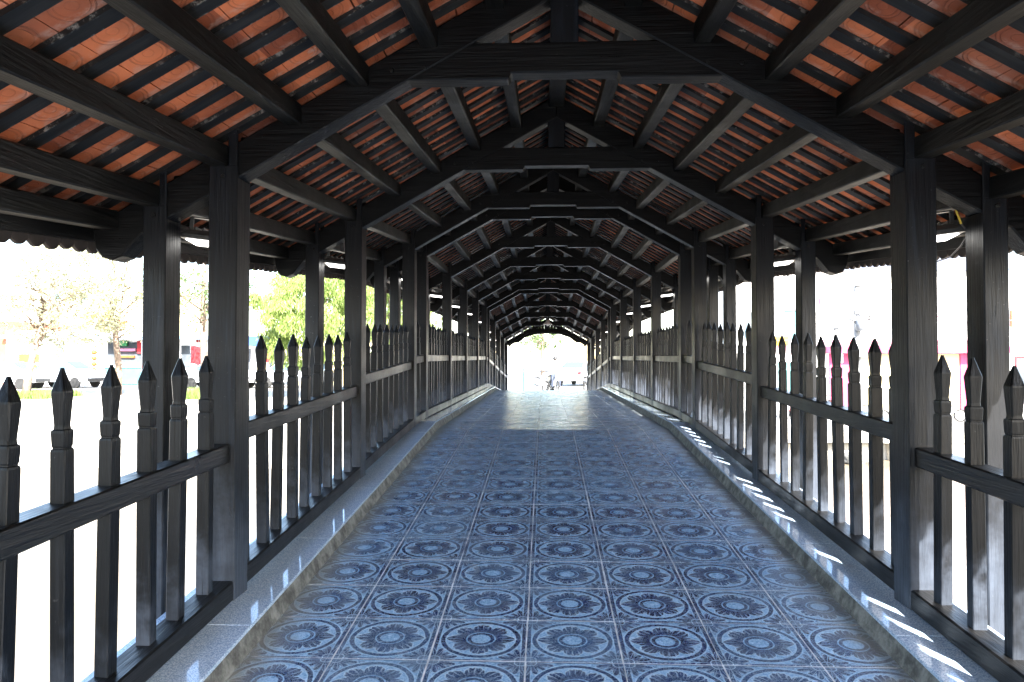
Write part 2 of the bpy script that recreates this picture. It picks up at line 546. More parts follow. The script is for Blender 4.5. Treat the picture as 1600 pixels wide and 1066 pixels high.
def truss_parts(root, y, last=False):
    d = .060     # half thickness of rafter
    # rafters
    for s in (-1, 1):
        nose = [(2.00, under(2.0)), (2.085, under(2.085) - .055), (2.14, under(2.14) - .045), (2.185, under(2.185) - .005), (2.215, under(2.215) + .05), (2.23, rtop(2.23) - .02)]
        pts = [(.0, under(0)), (1.2, under(1.2))] + nose + [(2.23, rtop(2.23)), (1.2, rtop(1.2)), (0.0, rtop(0))]
        if s == 1: pts = [(.0005 + p[0], p[1]) for p in pts]
        MB().prism([(s*p[0], p[1]) for p in pts], -d, d).build("rafter", M_WX, root, bevel=.006)
        # posts, forked at the top round the rafter
        def forked(uu0, uu1, dy, zb, zp, ztip, tw, nm):
            m = MB(); rings = []
            for uu in (uu0, uu1):
                un = under(uu) - .001
                rings.append([(s*uu, yy, zz) for yy, zz in ((-dy, zb), (dy, zb), (dy, zp), (d + .001, zp), (d + .001, un), (-d - .001, un), (-d - .001, zp), (-dy, zp))])
            m.loft(rings)
            t = sorted((s*(uu0 + .001), s*(uu0 + tw)))
            for fa, fb in ((-dy + .001, -d - .002), (d + .002, dy - .001)):
                m.box(t[0], t[1], fa, fb, zp - .004, ztip)
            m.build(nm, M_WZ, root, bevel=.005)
        forked(1.527, 1.663, .08, .094, under(1.612) + BAT0 - .125, 2.290, .046, "post")
        forked(1.868, 1.978, .075, -3.4, under(1.942) + BAT0 - .125, 2.105, .036, "outer_post")
    # tie beam with a stepped underside
    b0 = 2.513
    pts = [(-.735, b0), (-.262, b0), (-.250, b0 + .028), (.250, b0 + .028), (.262, b0), (.735, b0), (.70, 2.62), (.58, 2.683), (-.58, 2.683), (-.70, 2.62)]
    MB().prism(pts, -.052, .052).build("tie_beam", M_WX, root, bevel=.005)
    for s in (-1, 1):      # wooden pegs at the joints
        for (px, pz) in ((.66, 2.575), (.80, under(.80) + .085), (1.595, under(1.595) + .04), (1.92, under(1.92) + .05)):
            yf = -.0525 if px < .7 else (-.0605 if px < 1 else (-.0805 if px < 1.7 else -.0755))
            MB().lathe([(.011, yf + .004), (.011, yf - .006), (.008, yf - .009)], 8, 'y', (s*px + rnd.uniform(-.01, .01), 0, pz + rnd.uniform(-.01, .01))).build("peg", M_PURL, root)
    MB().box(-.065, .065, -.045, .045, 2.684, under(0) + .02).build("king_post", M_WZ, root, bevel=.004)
    if last:
        pts = [(-1.52, 2.04), (-1.43, 1.98), (-1.40, 2.06), (-1.28, 2.14), (-1.12, 2.15), (-1.0, 2.24), (-.86, 2.35), (-.70, 2.40), (-.5, 2.47), (0, 2.50)]
        pts = pts + [(-p[0], p[1]) for p in pts[-2::-1]]
        top = [(1.52, 2.10), (.72, 2.55), (-.72, 2.55), (-1.52, 2.10)]
        MB().prism(pts + top, .064, .090).build("scalloped_valance", M_WX, root)
        for k in range(-6, 6):
            xa, xb = k*.115 + .002, (k + 1)*.115 - .002
            MB().prism([(xa, 2.60), (xb, 2.60), (xb, under(xb) + .10), (xa, under(xa) + .10)], .066, .084).build("gable_board", M_WX, root)

TROOTS = []
for i, y in enumerate(TR):
    root = empty("roof_truss", (XC, y, fl(y)))
    if y in NTH:
        lab = f"dark timber truss frame with posts, {NTH[y]} of those in view"
    elif y == TR[-1]:
        lab = "last dark timber truss frame with scalloped board at the bright exit"
    else:
        lab = "dark timber truss frame just outside the picture " + ("beside the camera" if y > 0 else "behind the camera")
    tag(root, lab, "truss", "timber truss frames along the covered bridge")
    truss_parts(root, y, y == TR[-1])
    TROOTS.append(root)

# ---- roof slopes: purlins, battens, clay tiles, fascia, drip tiles
PU = [.322, .635, .950, 1.268, 1.612, 1.942, 2.150]
PITCH = .207
UE = 2.275
SLOPE_LEN = UE / math.cos(ANG)
bat_me = MB().box(-SLOPE_LEN/2, SLOPE_LEN/2, -.033, .033, 0, .017).mesh("batten", M_BATTEN)
TLEN = .198
def clay_mesh():
    m = MB(); a, b, t = (TLEN + .0)/2 - .002, PITCH/2 - .001, .014
    tp = [(-a,-b,0),(a,-b,0),(a,b,0),(-a,b,0)]; bt = [(x, y, t) for x, y, _ in tp]
    uv = [(0,0),(1,0),(1,1),(0,1)]
    m.poly(tp, uv); m.poly(bt, uv)
    for k in range(4):
        k2 = (k+1) % 4
        m.poly([tp[k], tp[k2], bt[k2], bt[k]], [uv[k], uv[k2], uv[k2], uv[k]])
    return m
CM = clay_mesh(); CLAY_ME = CM.mesh("clay_tile", M_TERRA)
def drip_mesh():
    m = MB(); n = 8; w = .050
    pts = [(-w, .075)] + [(-w + 2*w*k/n, .026 - .020*math.sin(math.pi*k/n)) for k in range(n+1)] + [(w, .075)]
    i = len(m.v)
    m.prism(pts, -.009, .009)
    m.v = [(y, x, z) for (x, y, z) in m.v]
    return m.mesh("drip_tile", M_DRIP)
DRIP_ME = drip_mesh()
n_tiles_row = int(SLOPE_LEN / TLEN) + 1

def fwd(y):            # how large a tile at y shows
    return y
for s, nm in ((-1, "left"), (1, "right")):
    root = empty("roof_slope", (XC, 0, fl(0)))
    tag(root, f"{nm} slope of the roof with orange clay tiles over black battens", "roof", "the two slopes of the bridge roof")
    z00 = fl(0)
    # purlins, one per bay
    for a, b in zip(TR[:-1], TR[1:]):
        for k, u in enumerate(PU):
            h = .098 if k < 6 else .09
            zt = under(u) + BAT0 - .002
            w = .082 + rnd.uniform(-.004, .004)
            za = fl(a) + zt - h/2 - .56*.041 - z00; zb_ = fl(b) + zt - h/2 - .56*.041 - z00
            j = rnd.uniform(-.006, .006)
            ea, eb = a + .0595, b - .0595
            fa = za + (zb_ - za) * .0595/(b-a); fb = zb_ - (zb_ - za) * .0595/(b-a)
            MB().bar((s*(u + j), ea, fa), (s*(u + j), eb, fb), w, h, ch=.006).build("purlin", M_PURL, root)
    # battens and clay tiles
    stuff = MB(); nt = 0
    ks = 0
    y = Y_START + .05
    rows = []
    while y < Y_END - .05:
        rows.append(y); y += PITCH
    mid = UE/2
    for y in rows:
        tl = tilt(y)
        zb_ = fl(y) - z00 + under(mid) + BAT0
        o = inst("batten", bat_me, root, (s*mid, y + rnd.uniform(-.006, .006), zb_), (0, s*ANG, rnd.uniform(-.004, .004)))
        # clay tiles sit over the gap between this batten and the next
        yc = y + PITCH/2
        for q in range(n_tiles_row):
            l = q*TLEN + TLEN/2
            u = l*math.cos(ANG)
            if u > UE: continue
            zt = fl(yc) - z00 + under(u) + BAT0 + .0185/math.cos(ANG)
            loc = (s*(u + rnd.uniform(-.003, .003)), yc, zt + rnd.uniform(0, .004))
            rot = (tl + rnd.uniform(-.012, .012), s*ANG + rnd.uniform(-.012, .012), 0)
            vis = yc > .7 + .9*(2.3 - u)/2.3*1.2
            if vis and nt < 300:
                inst("clay_tile", CLAY_ME, root, loc, rot); nt += 1
            else:
                mt = Matrix.Translation(loc) @ Matrix.Rotation(rot[1], 4, 'Y') @ Matrix.Rotation(rot[0], 4, 'X')
                i = len(stuff.v)
                stuff.v += [tuple(mt @ Vector(p)) for p in CM.v]
                stuff.f += [tuple(i + k for k in f) for f in CM.f]; stuff.uv += CM.uv
    o = stuff.build("distant_clay_tiles", M_TERRA, root, fix=False); tag(o, kind="stuff")
    # outer covering: rows of half-round tiles
    cov = MB(); ystep = .0517
    ny = int((Y_END - Y_START) / ystep)
    prev = None
    for k in range(ny + 1):
        yy = Y_START + k*ystep
        bulge = .02 + .022*abs(math.sin(math.pi*k/4))
        pa = (0, yy, fl(yy) - z00 + under(0) + BAT0 + .075 + bulge)
        pb = (s*(UE + .03), yy, fl(yy) - z00 + under(UE + .03) + BAT0 + .075 + bulge)
        if prev: cov.poly([prev[0], prev[1], pb, pa])
        prev = (pa, pb)
    cov.build("outer_tiling", M_CLAY_OUT, root, fix=False)
    # fascia and drip tiles
    for (a, b) in SEG:
        zt = under(UE) + BAT0 + .03
        m = MB()
        m.loft([[(s*x, yy, fl(yy) - z00 + zz) for (x, zz) in ((UE - .02, zt - .125), (UE + .004, zt - .125), (UE + .004, zt + .03), (UE - .02, zt + .03))] for yy in (a, b)])
        m.build("fascia_board", M_WY, root)
    yy = Y_START + .05
    while yy < Y_END:
        zt = under(UE) + BAT0 + .03 - .185
        inst("drip_tile", DRIP_ME, root, (s*(UE + .015), yy, fl(yy) - z00 + zt + rnd.uniform(-.006, .004)), (tilt(yy) + rnd.uniform(-.03, .03), 0, 0), (1, 1, 1.35))
        yy += .1035
# ridge beam: one per bay
ridge = empty("ridge_beam", (XC, 0, fl(0)))
tag(ridge, "dark ridge beam running along the peak of the roof", "beam")
for a, b in zip(TR[:-1], TR[1:]):
    zt = rtop(0) - .03
    MB().bar((0, a + .061, fl(a) - fl(0) + zt), (0, b - .061, fl(b) - fl(0) + zt), .12, .12, ch=.008).build("beam_length", M_WY, ridge)
m = MB(); m.loft([[(x, yy, fl(yy) - fl(0) + zz) for x, zz in ((-.14, 3.18), (.14, 3.18), (.09, 3.34), (-.09, 3.34))] for yy in STA])
m.build("ridge_cap", M_CLAY_OUT, ridge)

# ---- railings
def baluster_mesh():
    m = MB()
    S = [(-.70, .0275), (.150, .0275), (.157, .0262), (.159, .0225), (.164, .0225), (.167, .0245), (.208, .0265), (.216, .0255), (.219, .0205), (.232, .0200), (.332, .0272), (.338, .0265), (.402, .0070), (.410, .0050)]
    rings = []
    for (z, w) in S:
        c = w*(.10 if z < .22 else .22)
        if z > .36: c = w*.4
        wy = w if z < .36 else w*1.1
        rings.append([(-w+c,-wy,z),(w-c,-wy,z),(w,-wy+c,z),(w,wy-c,z),(w-c,wy,z),(-w+c,wy,z),(-w,wy-c,z),(-w,-wy+c,z)])
    m.loft(rings)
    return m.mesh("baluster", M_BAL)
BAL_ME = baluster_mesh()
ORD = ["", "", "first", "second", "third", "fourth", "fifth", "sixth", "seventh", "eighth", "ninth", "tenth", "eleventh", "twelfth", "thirteenth"]
UR = 1.598
for s, nm in ((-1, "left"), (1, "right")):
    for i, (a, b) in enumerate(zip(TR[:-1], TR[1:])):
        if i == 0: continue
        ym = (a + b)/2
        root = empty("railing_panel", (XC + s*UR, ym, fl(ym)))
        short = b - a < 1.2
        if i == 1: lab = f"dark picket railing panel nearest the camera on the {nm}, cut by the picture edge"
        elif short: lab = f"narrow picket railing between paired posts on the {nm}, " + ("nearer pair" if a < 12 else "farther pair")
        else: lab = f"dark picket railing panel between {('nearest' if i==2 else ORD[i])} and {ORD[i+1]} truss posts on the {nm}"
        tag(root, lab, "railing", "picket railing panels along the bridge")
        L = b - a - .16
        relsl = -.030 if (b < B1 and not short) else 0.0
        def zl(y, off):   # railing line, local to root
            return fl(a) + (fl(b) - fl(a))*(y - a)/(b - a) + relsl*(y - ym) - fl(ym) + off
        jz = rnd.uniform(-.008, .008)
        ya, yb = a + .079, b - .079
        RT = .862 + jz
        MB().bar((0, ya - ym, zl(ya, RT - .043)), (0, yb - ym, zl(yb, RT - .043)), .088, .086, ch=.006).build("top_rail", M_RAIL, root)
        hs = .092
        def zs(y): return fl(a) + (fl(b) - fl(a))*(y - a)/(b - a) - fl(ym) + .100 + hs/2 + (relsl*.3*(y - yb))
        MB().bar((s*-.012, ya - ym, zs(ya)), (s*-.012, yb - ym, zs(yb)), .112, hs, ch=.007).build("bottom_rail", M_RAIL, root)
        nb = 9 if not short else 2
        for k in range(nb):
            yy = ya + (yb - ya)*(k + (.5 if short else .40))/nb
            inst("baluster", BAL_ME, root, (rnd.uniform(-.003, .003), yy - ym + rnd.uniform(-.008, .008), zl(yy, RT) + rnd.uniform(-.014, .010)), (rnd.uniform(-.016, .016), rnd.uniform(-.014, .014), rnd.uniform(-.09, .09)), (rnd.uniform(.86, 1.02), rnd.uniform(.88, 1.04), 1))

# ---- flood lamps under the eaves
def lamp(y, s, label):
    root = empty("flood_lamp", (XC + s*1.765, y + .20, fl(y) + 1.79), (R(-6), s*R(-7), 0))
    tag(root, label, "lamp", "flood lamps under the eaves")
    m = MB(); m.loft([[(-.135,-.085,0),(.135,-.085,0),(.135,.085,0),(-.135,.085,0)], [(-.135,-.085,.022),(.135,-.085,.022),(.135,.085,.022),(-.135,.085,.022)], [(-.10,-.055,.050),(.10,-.055,.050),(.10,.055,.050),(-.10,.055,.050)]])
    m.build("housing", M_LAMPBODY, root, bevel=.003)
    for k in range(5):
        MB().box(-.08 + k*.04 - .003, -.08 + k*.04 + .003, -.05, .05, .050, .068).build("cooling_fin", M_LAMPBODY, root)
    MB().box(-.112, .112, -.062, .062, -.006, .0005).build("lens", M_LENS, root)
    m = MB(); m.bar((-.12, 0, .03), (-.12, -.02, .12), .02, .006); m.bar((.12, 0, .03), (.12, -.02, .12), .02, .006); m.bar((-.12, -.02, .12), (.12, -.02, .12), .02, .006)
    m.bar((0, -.02, .12), (0, -.10, .19), .03, .012)
    m.build("bracket", M_LAMPBODY, root)
for y in TR:
    if y < 3 or y > 27: continue
    if y in (8.33, 18.70): continue
    for s, nm in ((-1, "left"), (1, "right")):
        lamp(y, s, f"flood lamp with white lens under the {nm} eave by the {NTH[y]} truss")

# hanging cables beside the right lamps
for y, w in ((3.53, "nearest truss"), (9.17, "fourth truss")):
    root = empty("cable", (XC + 1.70, y - .07, fl(y) + 2.1))
    tag(root, f"yellow and grey cable hanging beside the right post of the {w}", "cable", "loose lamp cables")
    z0 = under(1.70) - 2.1
    MB().tube([(-.02, .16, z0 + .20), (.05, .17, z0 + .15), (.12, .17, z0 + .03), (.15, .18, z0 - .06), (.17, .18, z0 - .12)], .005).build("yellow_wire", M_YELLOW, root, smooth=True)
    MB().tube([(.17, .18, z0 - .12), (.20, .18, z0 - .16), (.24, .18, z0 - .11), (.25, .17, z0 - .02)], .004).build("grey_wire", M_GREYCAB, root, smooth=True)
    MB().tube([(.21, .18, z0 - .155), (.18, .2, z0 - .22), (.14, .22, z0 - .27), (.06, .25, z0 - .30)], .004).build("grey_wire", M_GREYCAB, root, smooth=True)

# hanging bell lamp near the exit
root = empty("pendant_lamp", (XC, 26.2, fl(26.2) + 2.50))
tag(root, "small white bell lamp hanging near the bright exit", "lamp")
MB().lathe([(.03, .17), (.05, .15), (.07, .09), (.15, .02), (.16, 0), (.15, 0), (.06, .08), (.01, .14)], 16).build("lamp_shade", M_ENAMEL, root, smooth=True)
MB().lathe([(.0, -.05), (.03, -.04), (.045, 0), (.03, .05), (.015, .08)], 12).build("bulb", M_ENAMEL, root, smooth=True)
MB().tube([(0, 0, .16), (0, 0, .52)], .006).build("cord", M_GREYCAB, root)
#@@OUTSIDE@@

# ================================================================== the place around the bridge
PIT, YAW, FPX = R(1.25), R(2.49), 1180.0
def at(x, y, Y):
    """the point at distance Y along the bridge that lies in the direction of photo position (x, y)"""
    u = (x - 800)/FPX; v = -(y - 533)/FPX
    c, s = math.cos(PIT), math.sin(PIT); yy = c - s*v; zz = s + c*v
    c, s = math.cos(YAW), math.sin(YAW); xx = c*u - s*yy; yy2 = s*u + c*yy
    k = Y/yy2
    return Vector((xx*k, Y, CAMZ + zz*k))
def xat(x, Y): return at(x, 559, Y).x

def leafmat(name, c0, c1, trans=0.35):
    n = NT(name); p = n.pos()
    f = n.noise(p, 1.3, 3); g = n.noise(p, 9, 2)
    col = n.mix(n.ramp(f * .6 + g * .5, .3, .8), c0, c1)
    n.set(col, .5, .3)
    tr = n.node("ShaderNodeBsdfTranslucent"); n.plug(tr.inputs[0], col)
    mx = n.node("ShaderNodeMixShader"); mx.inputs[0].default_value = trans
    n.t.links.new(n.b.outputs[0], mx.inputs[1]); n.t.links.new(tr.outputs[0], mx.inputs[2])
    n.t.links.new(mx.outputs[0], n.out.inputs[0])
    return n.m
M_LEAF_DRY = leafmat("pale_dry_leaves", (0.22, 0.22, 0.13), (0.46, 0.45, 0.30))
M_LEAF_GRN = leafmat("bright_green_leaves", (0.08, 0.14, 0.025), (0.36, 0.44, 0.14), .45)
M_LEAF_MID = leafmat("mid_green_leaves", (0.05, 0.09, 0.03), (0.14, 0.19, 0.07))
M_BARK = mat_plain("bark", (0.16, 0.12, 0.09), .9, .4, 6, bump=.5)
M_GRASS = leafmat("grass_blades", (0.08, 0.13, 0.03), (0.22, 0.28, 0.08), .3)
M_WHITEW = mat_plain("white_wall_paint", (0.80, 0.79, 0.76), .7, .06, 1.5)
M_CREAM = mat_plain("cream_wall_paint", (0.62, 0.52, 0.30), .7, .08, 1.5)
M_PINK = mat_plain("pink_paint", (0.42, 0.045, 0.13), .6, .08, 2)
M_PALEPINK = mat_plain("pale_pink_paint", (0.46, 0.17, 0.26), .6, .08, 2)
M_SALMON = mat_plain("salmon_paint", (0.42, 0.10, 0.05), .7, .1, 2)
M_TEAL = mat_plain("teal_paint", (0.06, 0.19, 0.19), .5, .1, 2)
M_BLUE = mat_plain("blue_paint", (0.03, 0.07, 0.25), .5, .1, 2)
M_PALEBLUE = mat_plain("pale_blue_paint", (0.14, 0.21, 0.30), .5, .08, 2)
M_GREEN = mat_plain("green_sign", (0.012, 0.14, 0.04), .5, .1, 2)
M_RED = mat_plain("red_cloth", (0.30, 0.015, 0.02), .7, .15, 4)
M_ORANGE = mat_plain("orange_lantern", (0.42, 0.07, 0.012), .6, .15, 4)
M_YELL = mat_plain("yellow_sign", (0.42, 0.26, 0.02), .6, .1, 4)
M_GREYM = mat_plain("grey_metal", (0.12, 0.13, 0.15), .5, .15, 3)
M_DARKIN = mat_plain("dim_interior", (0.05, 0.06, 0.07), .8, .3, 2)
M_ROOFG = mat_plain("grey_roof_sheet", (0.10, 0.11, 0.14), .7, .2, 2)
M_POLE = mat_plain("pole_concrete", (0.17, 0.17, 0.17), .85, .2, 3)
M_CARW = mat_plain("white_car_paint", (0.78, 0.79, 0.80), .25, .03, 1)
M_CARS = mat_plain("silver_car_paint", (0.52, 0.55, 0.58), .25, .05, 1, metal=.3)
M_TYRE = mat_plain("tyre_rubber", (0.02, 0.02, 0.02), .8, .2, 5)
M_RIM = mat_plain("wheel_alloy", (0.45, 0.46, 0.47), .35, .1, 5, metal=.8)
M_BIKE = mat_plain("motorbike_red", (0.35, 0.03, 0.03), .3, .1, 3)
M_BIKE2 = mat_plain("motorbike_grey", (0.14, 0.15, 0.17), .3, .1, 3)
M_SEAT = mat_plain("black_seat", (0.02, 0.02, 0.02), .6, .1, 5)
M_SHIRT = mat_plain("white_shirt", (0.75, 0.75, 0.74), .8, .05, 8)
M_SKIN = mat_plain("skin", (0.42, 0.26, 0.18), .5, .08, 8)
M_TROUS = mat_plain("dark_trousers", (0.05, 0.06, 0.09), .8, .15, 8)
n_ = NT("window_glass"); M_GLASS = n_.set((0.06, 0.10, 0.13), .08, .8)

def mat_water():
    n = NT("muddy_water"); p = n.pos()
    w = n.noise(n.scale(p, (1.2, 3.0, 1)), 1.4, 4, .6)
    c = n.mix(n.ramp(n.noise(p, .25, 3), .3, .7), (0.15, 0.118, 0.075), (0.19, 0.152, 0.10))
    n.bump(w, .12, .05)
    return n.set(c, .22, .4)
def mat_ground():
    n = NT("pale_pavement"); p = n.pos()
    c = n.mix(n.ramp(n.noise(p, .6, 5, .65), .3, .7), (0.30, 0.29, 0.265), (0.40, 0.385, 0.35))
    n.bump(n.noise(p, 20, 3), .2, .01)
    return n.set(c, .85, .3)
M_WATER, M_GROUND = mat_water(), mat_ground()

ZL, ZR, ZW = 2.20, 1.0, -0.05
YB = 29.45
def sheet(name, x0, x1, y0, y1, z, mat, label):
    m = MB(); m.poly([(x0,y0,z),(x1,y0,z),(x1,y1,z),(x0,y1,z)])
    return tag(m.build(name, mat), label, kind="structure")
sheet("canal_water", -400, 400, -3.0, 36.0, ZW, M_WATER, "muddy sunlit canal water under the bridge")
m = MB(); m.box(-600, 600, 29.9, 900, -2, .55)
tag(m.build("ground", M_GROUND), "pale ground of the far bank reaching to the horizon", kind="structure")
m = MB(); m.box(-600, 3.2, YB + .02, 600, .5, ZL)
tag(m.build("street", M_GROUND), "pale sunlit street on the far bank left of the exit", kind="structure")
m = MB(); m.box(3.203, 600, YB + .6, 600, .5, ZR)
tag(m.build("quay", M_GROUND), "lower pale quay on the far bank right of the exit", kind="structure")
m = MB(); m.box(-600, 600, -400, -1.7, -2, ZL - .02)
tag(m.build("near_bank", M_GROUND), "pale ground of the near bank behind the camera", kind="structure")
# left bank slope
m = MB(); m.poly([(-300, 26.2, -.3), (-2.0, 26.2, -.3), (-2.0, YB + .02, ZL - .01), (-300, YB + .02, ZL - .01)])
m.poly([(-2.0, 26.2, -.3), (-2.0, YB + .02, -.3), (-2.0, YB + .02, ZL - .01)])
tag(m.build("bank_slope", M_CEM2, fix=False), "pale concrete slope of the left far bank", kind="structure")

# right embankment wall: coping over a dark culvert opening
root = empty("embankment_wall", (3.2, YB + .3, 0))
tag(root, "pale concrete quay wall with dark culvert opening right of the bridge", "wall")
def babs(root, name, x0, x1, y0, y1, z0, z1, mat, parent=None, bevel=0.0):
    l = root.matrix_world.translation if False else root.location
    m = MB(); m.box(x0-l[0], x1-l[0], y0-l[1], y1-l[1], z0-l[2], z1-l[2])
    return m.build(name, mat, parent or root, bevel=bevel)
babs(root, "coping", 3.2, 90, YB, YB + .62, .64, ZR + .02, M_CEM2)
babs(root, "wall_block", 3.2, 9.0, YB + .06, YB + .60, -.6, .638, M_CEM2)
babs(root, "wall_block", 13.2, 90, YB + .06, YB + .60, -.6, .638, M_CEM2)
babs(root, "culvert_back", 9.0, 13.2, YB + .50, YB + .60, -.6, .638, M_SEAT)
# boulder beside the opening
def boulder(x, Y, z, r, label):
    bm = bmesh.new(); bmesh.ops.create_icosphere(bm, subdivisions=3, radius=r)
    for v in bm.verts:
        n = v.co.normalized(); f = 1 + .18*math.sin(5*n.x + 1) * math.cos(4*n.y) + .08*math.sin(9*n.z + 3*n.x)
        v.co = Vector((v.co.x*f*1.3, v.co.y*f, v.co.z*f*.7))
    me = bpy.data.meshes.new("boulder"); bm.to_mesh(me); bm.free(); me.materials.append(M_CEM)
    for p in me.polygons: p.use_smooth = True
    o = inst("boulder", me, None, (x, Y, z)); tag(o, label, "rock")
boulder(xat(1338, 28.8), 28.8, .1, .45, "rounded brown rock at the water's edge by the culvert")

# ---- trees
def leaves(mb, c, n, rad, size, droop=0.0, rr=rnd):
    for _ in range(n):
        d = Vector((rr.gauss(0,1), rr.gauss(0,1), rr.gauss(0,1)))
        d = d.normalized() * rad * (rr.random() ** .4)
        p = Vector(c) + Vector((d.x, d.y, d.z*.75))
        a = Vector((rr.uniform(-1,1), rr.uniform(-1,1), rr.uniform(-1,1) - droop*1.6)).normalized()
        b = a.cross(Vector((rr.uniform(-1,1), rr.uniform(-1,1), rr.uniform(-1,1)))).normalized()
        l = size*rr.uniform(.6, 1.4); w = l*(.42 if droop == 0 else .20)
        mb.poly([p, p + a*l*.5 + b*w*.5, p + a*l, p + a*l*.5 - b*w*.5])
def tree(name, base, h, cr, cz, label, mat, nclump=60, per=70, size=.16, droop=0.0, group=None, flat=.8, lean=(0,0), seed=1, bare=10):
    rr = random.Random(seed)
    root = empty(name, base); tag(root, label, "tree", group)
    t = MB(); top = Vector((lean[0], lean[1], cz))
    t.tube([(0,0,-.1), (lean[0]*.1 + .05, lean[1]*.1, cz*.25), (lean[0]*.5 - .06, lean[1]*.5, cz*.6), tuple(top), (lean[0]*1.1, lean[1]*1.1, cz + cr*flat*.5)], h*.022 + .05, 9, .25)
    t.build("trunk", M_BARK, root, smooth=True)
    cm = MB(); cs = []
    for k in range(nclump):
        while True:
            d = Vector((rr.uniform(-1,1), rr.uniform(-1,1), rr.uniform(-1,1)))
            if .25 < d.length < 1: break
        cs.append(top + Vector((d.x*cr, d.y*cr, d.z*cr*flat)))
    for c in cs: leaves(cm, c, per, cr*.20*rr.uniform(.7, 1.3), size, droop, rr)
    br = MB()
    for c in cs[:bare + 8]:
        q_ = rr.uniform(.45, 1.0); s0 = Vector((lean[0]*q_, lean[1]*q_, cz*q_)) ; mid = (s0 + c)/2 + Vector((rr.uniform(-.2,.2), rr.uniform(-.2,.2), rr.uniform(0,.3)))
        br.tube([s0, mid, c], .045, 5, .2)
    br.build("limbs", M_BARK, root, smooth=True)
    cm.build("crown", mat, root, fix=False)
def gp(x, Y, z=None): return (xat(x, Y), Y, ZL if z is None else z)
tree("bare_tree", gp(40, 30.3), 6, 3.1, 4.3, "pale dry-leaved tree with bent trunk on the bank, far left", M_LEAF_DRY, 90, 120, .15, group="trees on the left bank", lean=(.9, .3), seed=2, bare=24)
tree("bare_tree", gp(185, 33.5), 6, 3.2, 5.2, "dry thin-leaved tree in front of the shop with the green sign", M_LEAF_DRY, 80, 110, .15, group="trees on the left bank", lean=(-.4, .2), seed=3, bare=24)
tree("shade_tree", gp(318, 34), 7, 2.8, 5.4, "pale green tree behind the nearest left posts", M_LEAF_MID, 55, 60, .16, group="trees on the left bank", seed=4)
tree("willow_tree", gp(490, 31), 6, 2.5, 3.6, "bright green drooping tree between the first two left posts", M_LEAF_GRN, 150, 170, .22, droop=1.0, group="trees on the left bank", flat=1.0, seed=5)
tree("willow_tree", gp(610, 36), 6, 2.4, 4.2, "bright green drooping tree seen past the second left post", M_LEAF_GRN, 120, 140, .22, droop=1.0, group="trees on the left bank", flat=1.1, seed=6)
tree("shade_tree", gp(848, 70), 8, 2.2, 3.6, "small pale green tree down the street beyond the exit", M_LEAF_MID, 40, 50, .22, seed=8)

# grass tufts
def grass(name, x0, x1, y0, y1, z, n, label, h=.25):
    m = MB()
    for _ in range(n):
        x, y = rnd.uniform(x0, x1), rnd.uniform(y0, y1); a = rnd.uniform(0, 6.28); w = .02
        l = h*rnd.uniform(.5, 1.3); t = (rnd.uniform(-.1,.1), rnd.uniform(-.1,.1))
        m.poly([(x - w*math.cos(a), y - w*math.sin(a), z), (x + w*math.cos(a), y + w*math.sin(a), z), (x + t[0], y + t[1], z + l)])
    tag(m.build(name, M_GRASS, fix=False), label, "grass", kind="stuff")
grass("grass", xat(5, 30.5), xat(85, 30.5), 29.9, 32.5, ZL, 5000, "strip of grass along the left bank under the dry tree", .3)
grass("grass", xat(285, 30.5), xat(340, 30.5), 29.8, 31.5, ZL, 2500, "patch of grass on the left bank behind the nearest posts", .4)
grass("grass", xat(1495, 26), xat(1530, 26), 29.5, 30.2, ZR, 900, "tuft of light green weeds on the right quay edge", .5)

# ---- buildings
def building(name, x0, x1, Y, depth, z0, z1, wall, label, group=None):
    root = empty(name, ((x0 + x1)/2, Y, z0)); tag(root, label, "building", group)
    babs(root, "wall", x0, x1, Y, Y + depth, z0, z1, wall)
    return root
def fbox(root, name, xa, xb, ya, yb, Y, mat, out=.05, parent=None, back=0.0):
    """facade piece given by its photo extent, standing out of the facade plane Y"""
    p = at(xa, yb, Y); q = at(xb, ya, Y)
    x0, x1 = sorted((p.x, q.x)); z0, z1 = sorted((p.z, q.z))
    return babs(root, name, x0, x1, Y - out, Y + .02 + back, z0, z1, mat, None) if parent is None else babs(root, name, x0, x1, Y - out, Y - .001, z0, z1, mat, None)
def window(root, xa, xb, ya, yb, Y, frame=M_WHITEW, pane=M_GLASS):
    p = at(xa, yb, Y); q = at(xb, ya, Y); l = root.location
    x0, x1, z0, z1 = p.x, q.x, p.z, q.z
    m = MB(); t = .07
    for b in ((x0, x1, z0, z0+t), (x0, x1, z1-t, z1), (x0, x0+t, z0+t, z1-t), (x1-t, x1, z0+t, z1-t), ((x0+x1)/2-.03, (x0+x1)/2+.03, z0+t, z1-t)):
        m.box(b[0]-l[0], b[1]-l[0], Y-.06-l[1], Y+.01-l[1], b[2]-l[2], b[3]-l[2])
    w = m.build("window", frame, root)
    m = MB(); m.box(x0+t-l[0], x1-t-l[0], Y-.022-l[1], Y-.004-l[1], z0+t-l[2], z1-t-l[2])
    m.build("pane", pane, w)
YS = 46.0
A = building("shop_house", xat(-160, YS), xat(9, YS), YS, 8, ZL, 6.2, M_SALMON, "salmon pink shop house at the far left edge", "shops along the left bank")
fbox(A, "door", -60, -30, 560, 603, YS, M_DARKIN, .03); window(A, -20, 2, 560, 585, YS)
B = building("shop_house", xat(9.3, YS), xat(158, YS), YS, 8, ZL, 5.6, M_WHITEW, "white shop house with yellow sign and string of orange lanterns", "shops along the left bank")
fbox(B, "yellow_sign", 31, 62, 553, 566, YS, M_YELL, .12); fbox(B, "yellow_sign", 36, 58, 570, 588, YS, M_YELL, .10)
window(B, 88, 102, 537, 566, YS, M_GREYM); fbox(B, "door", 104, 122, 560, 603, YS, M_PALEBLUE, .03)
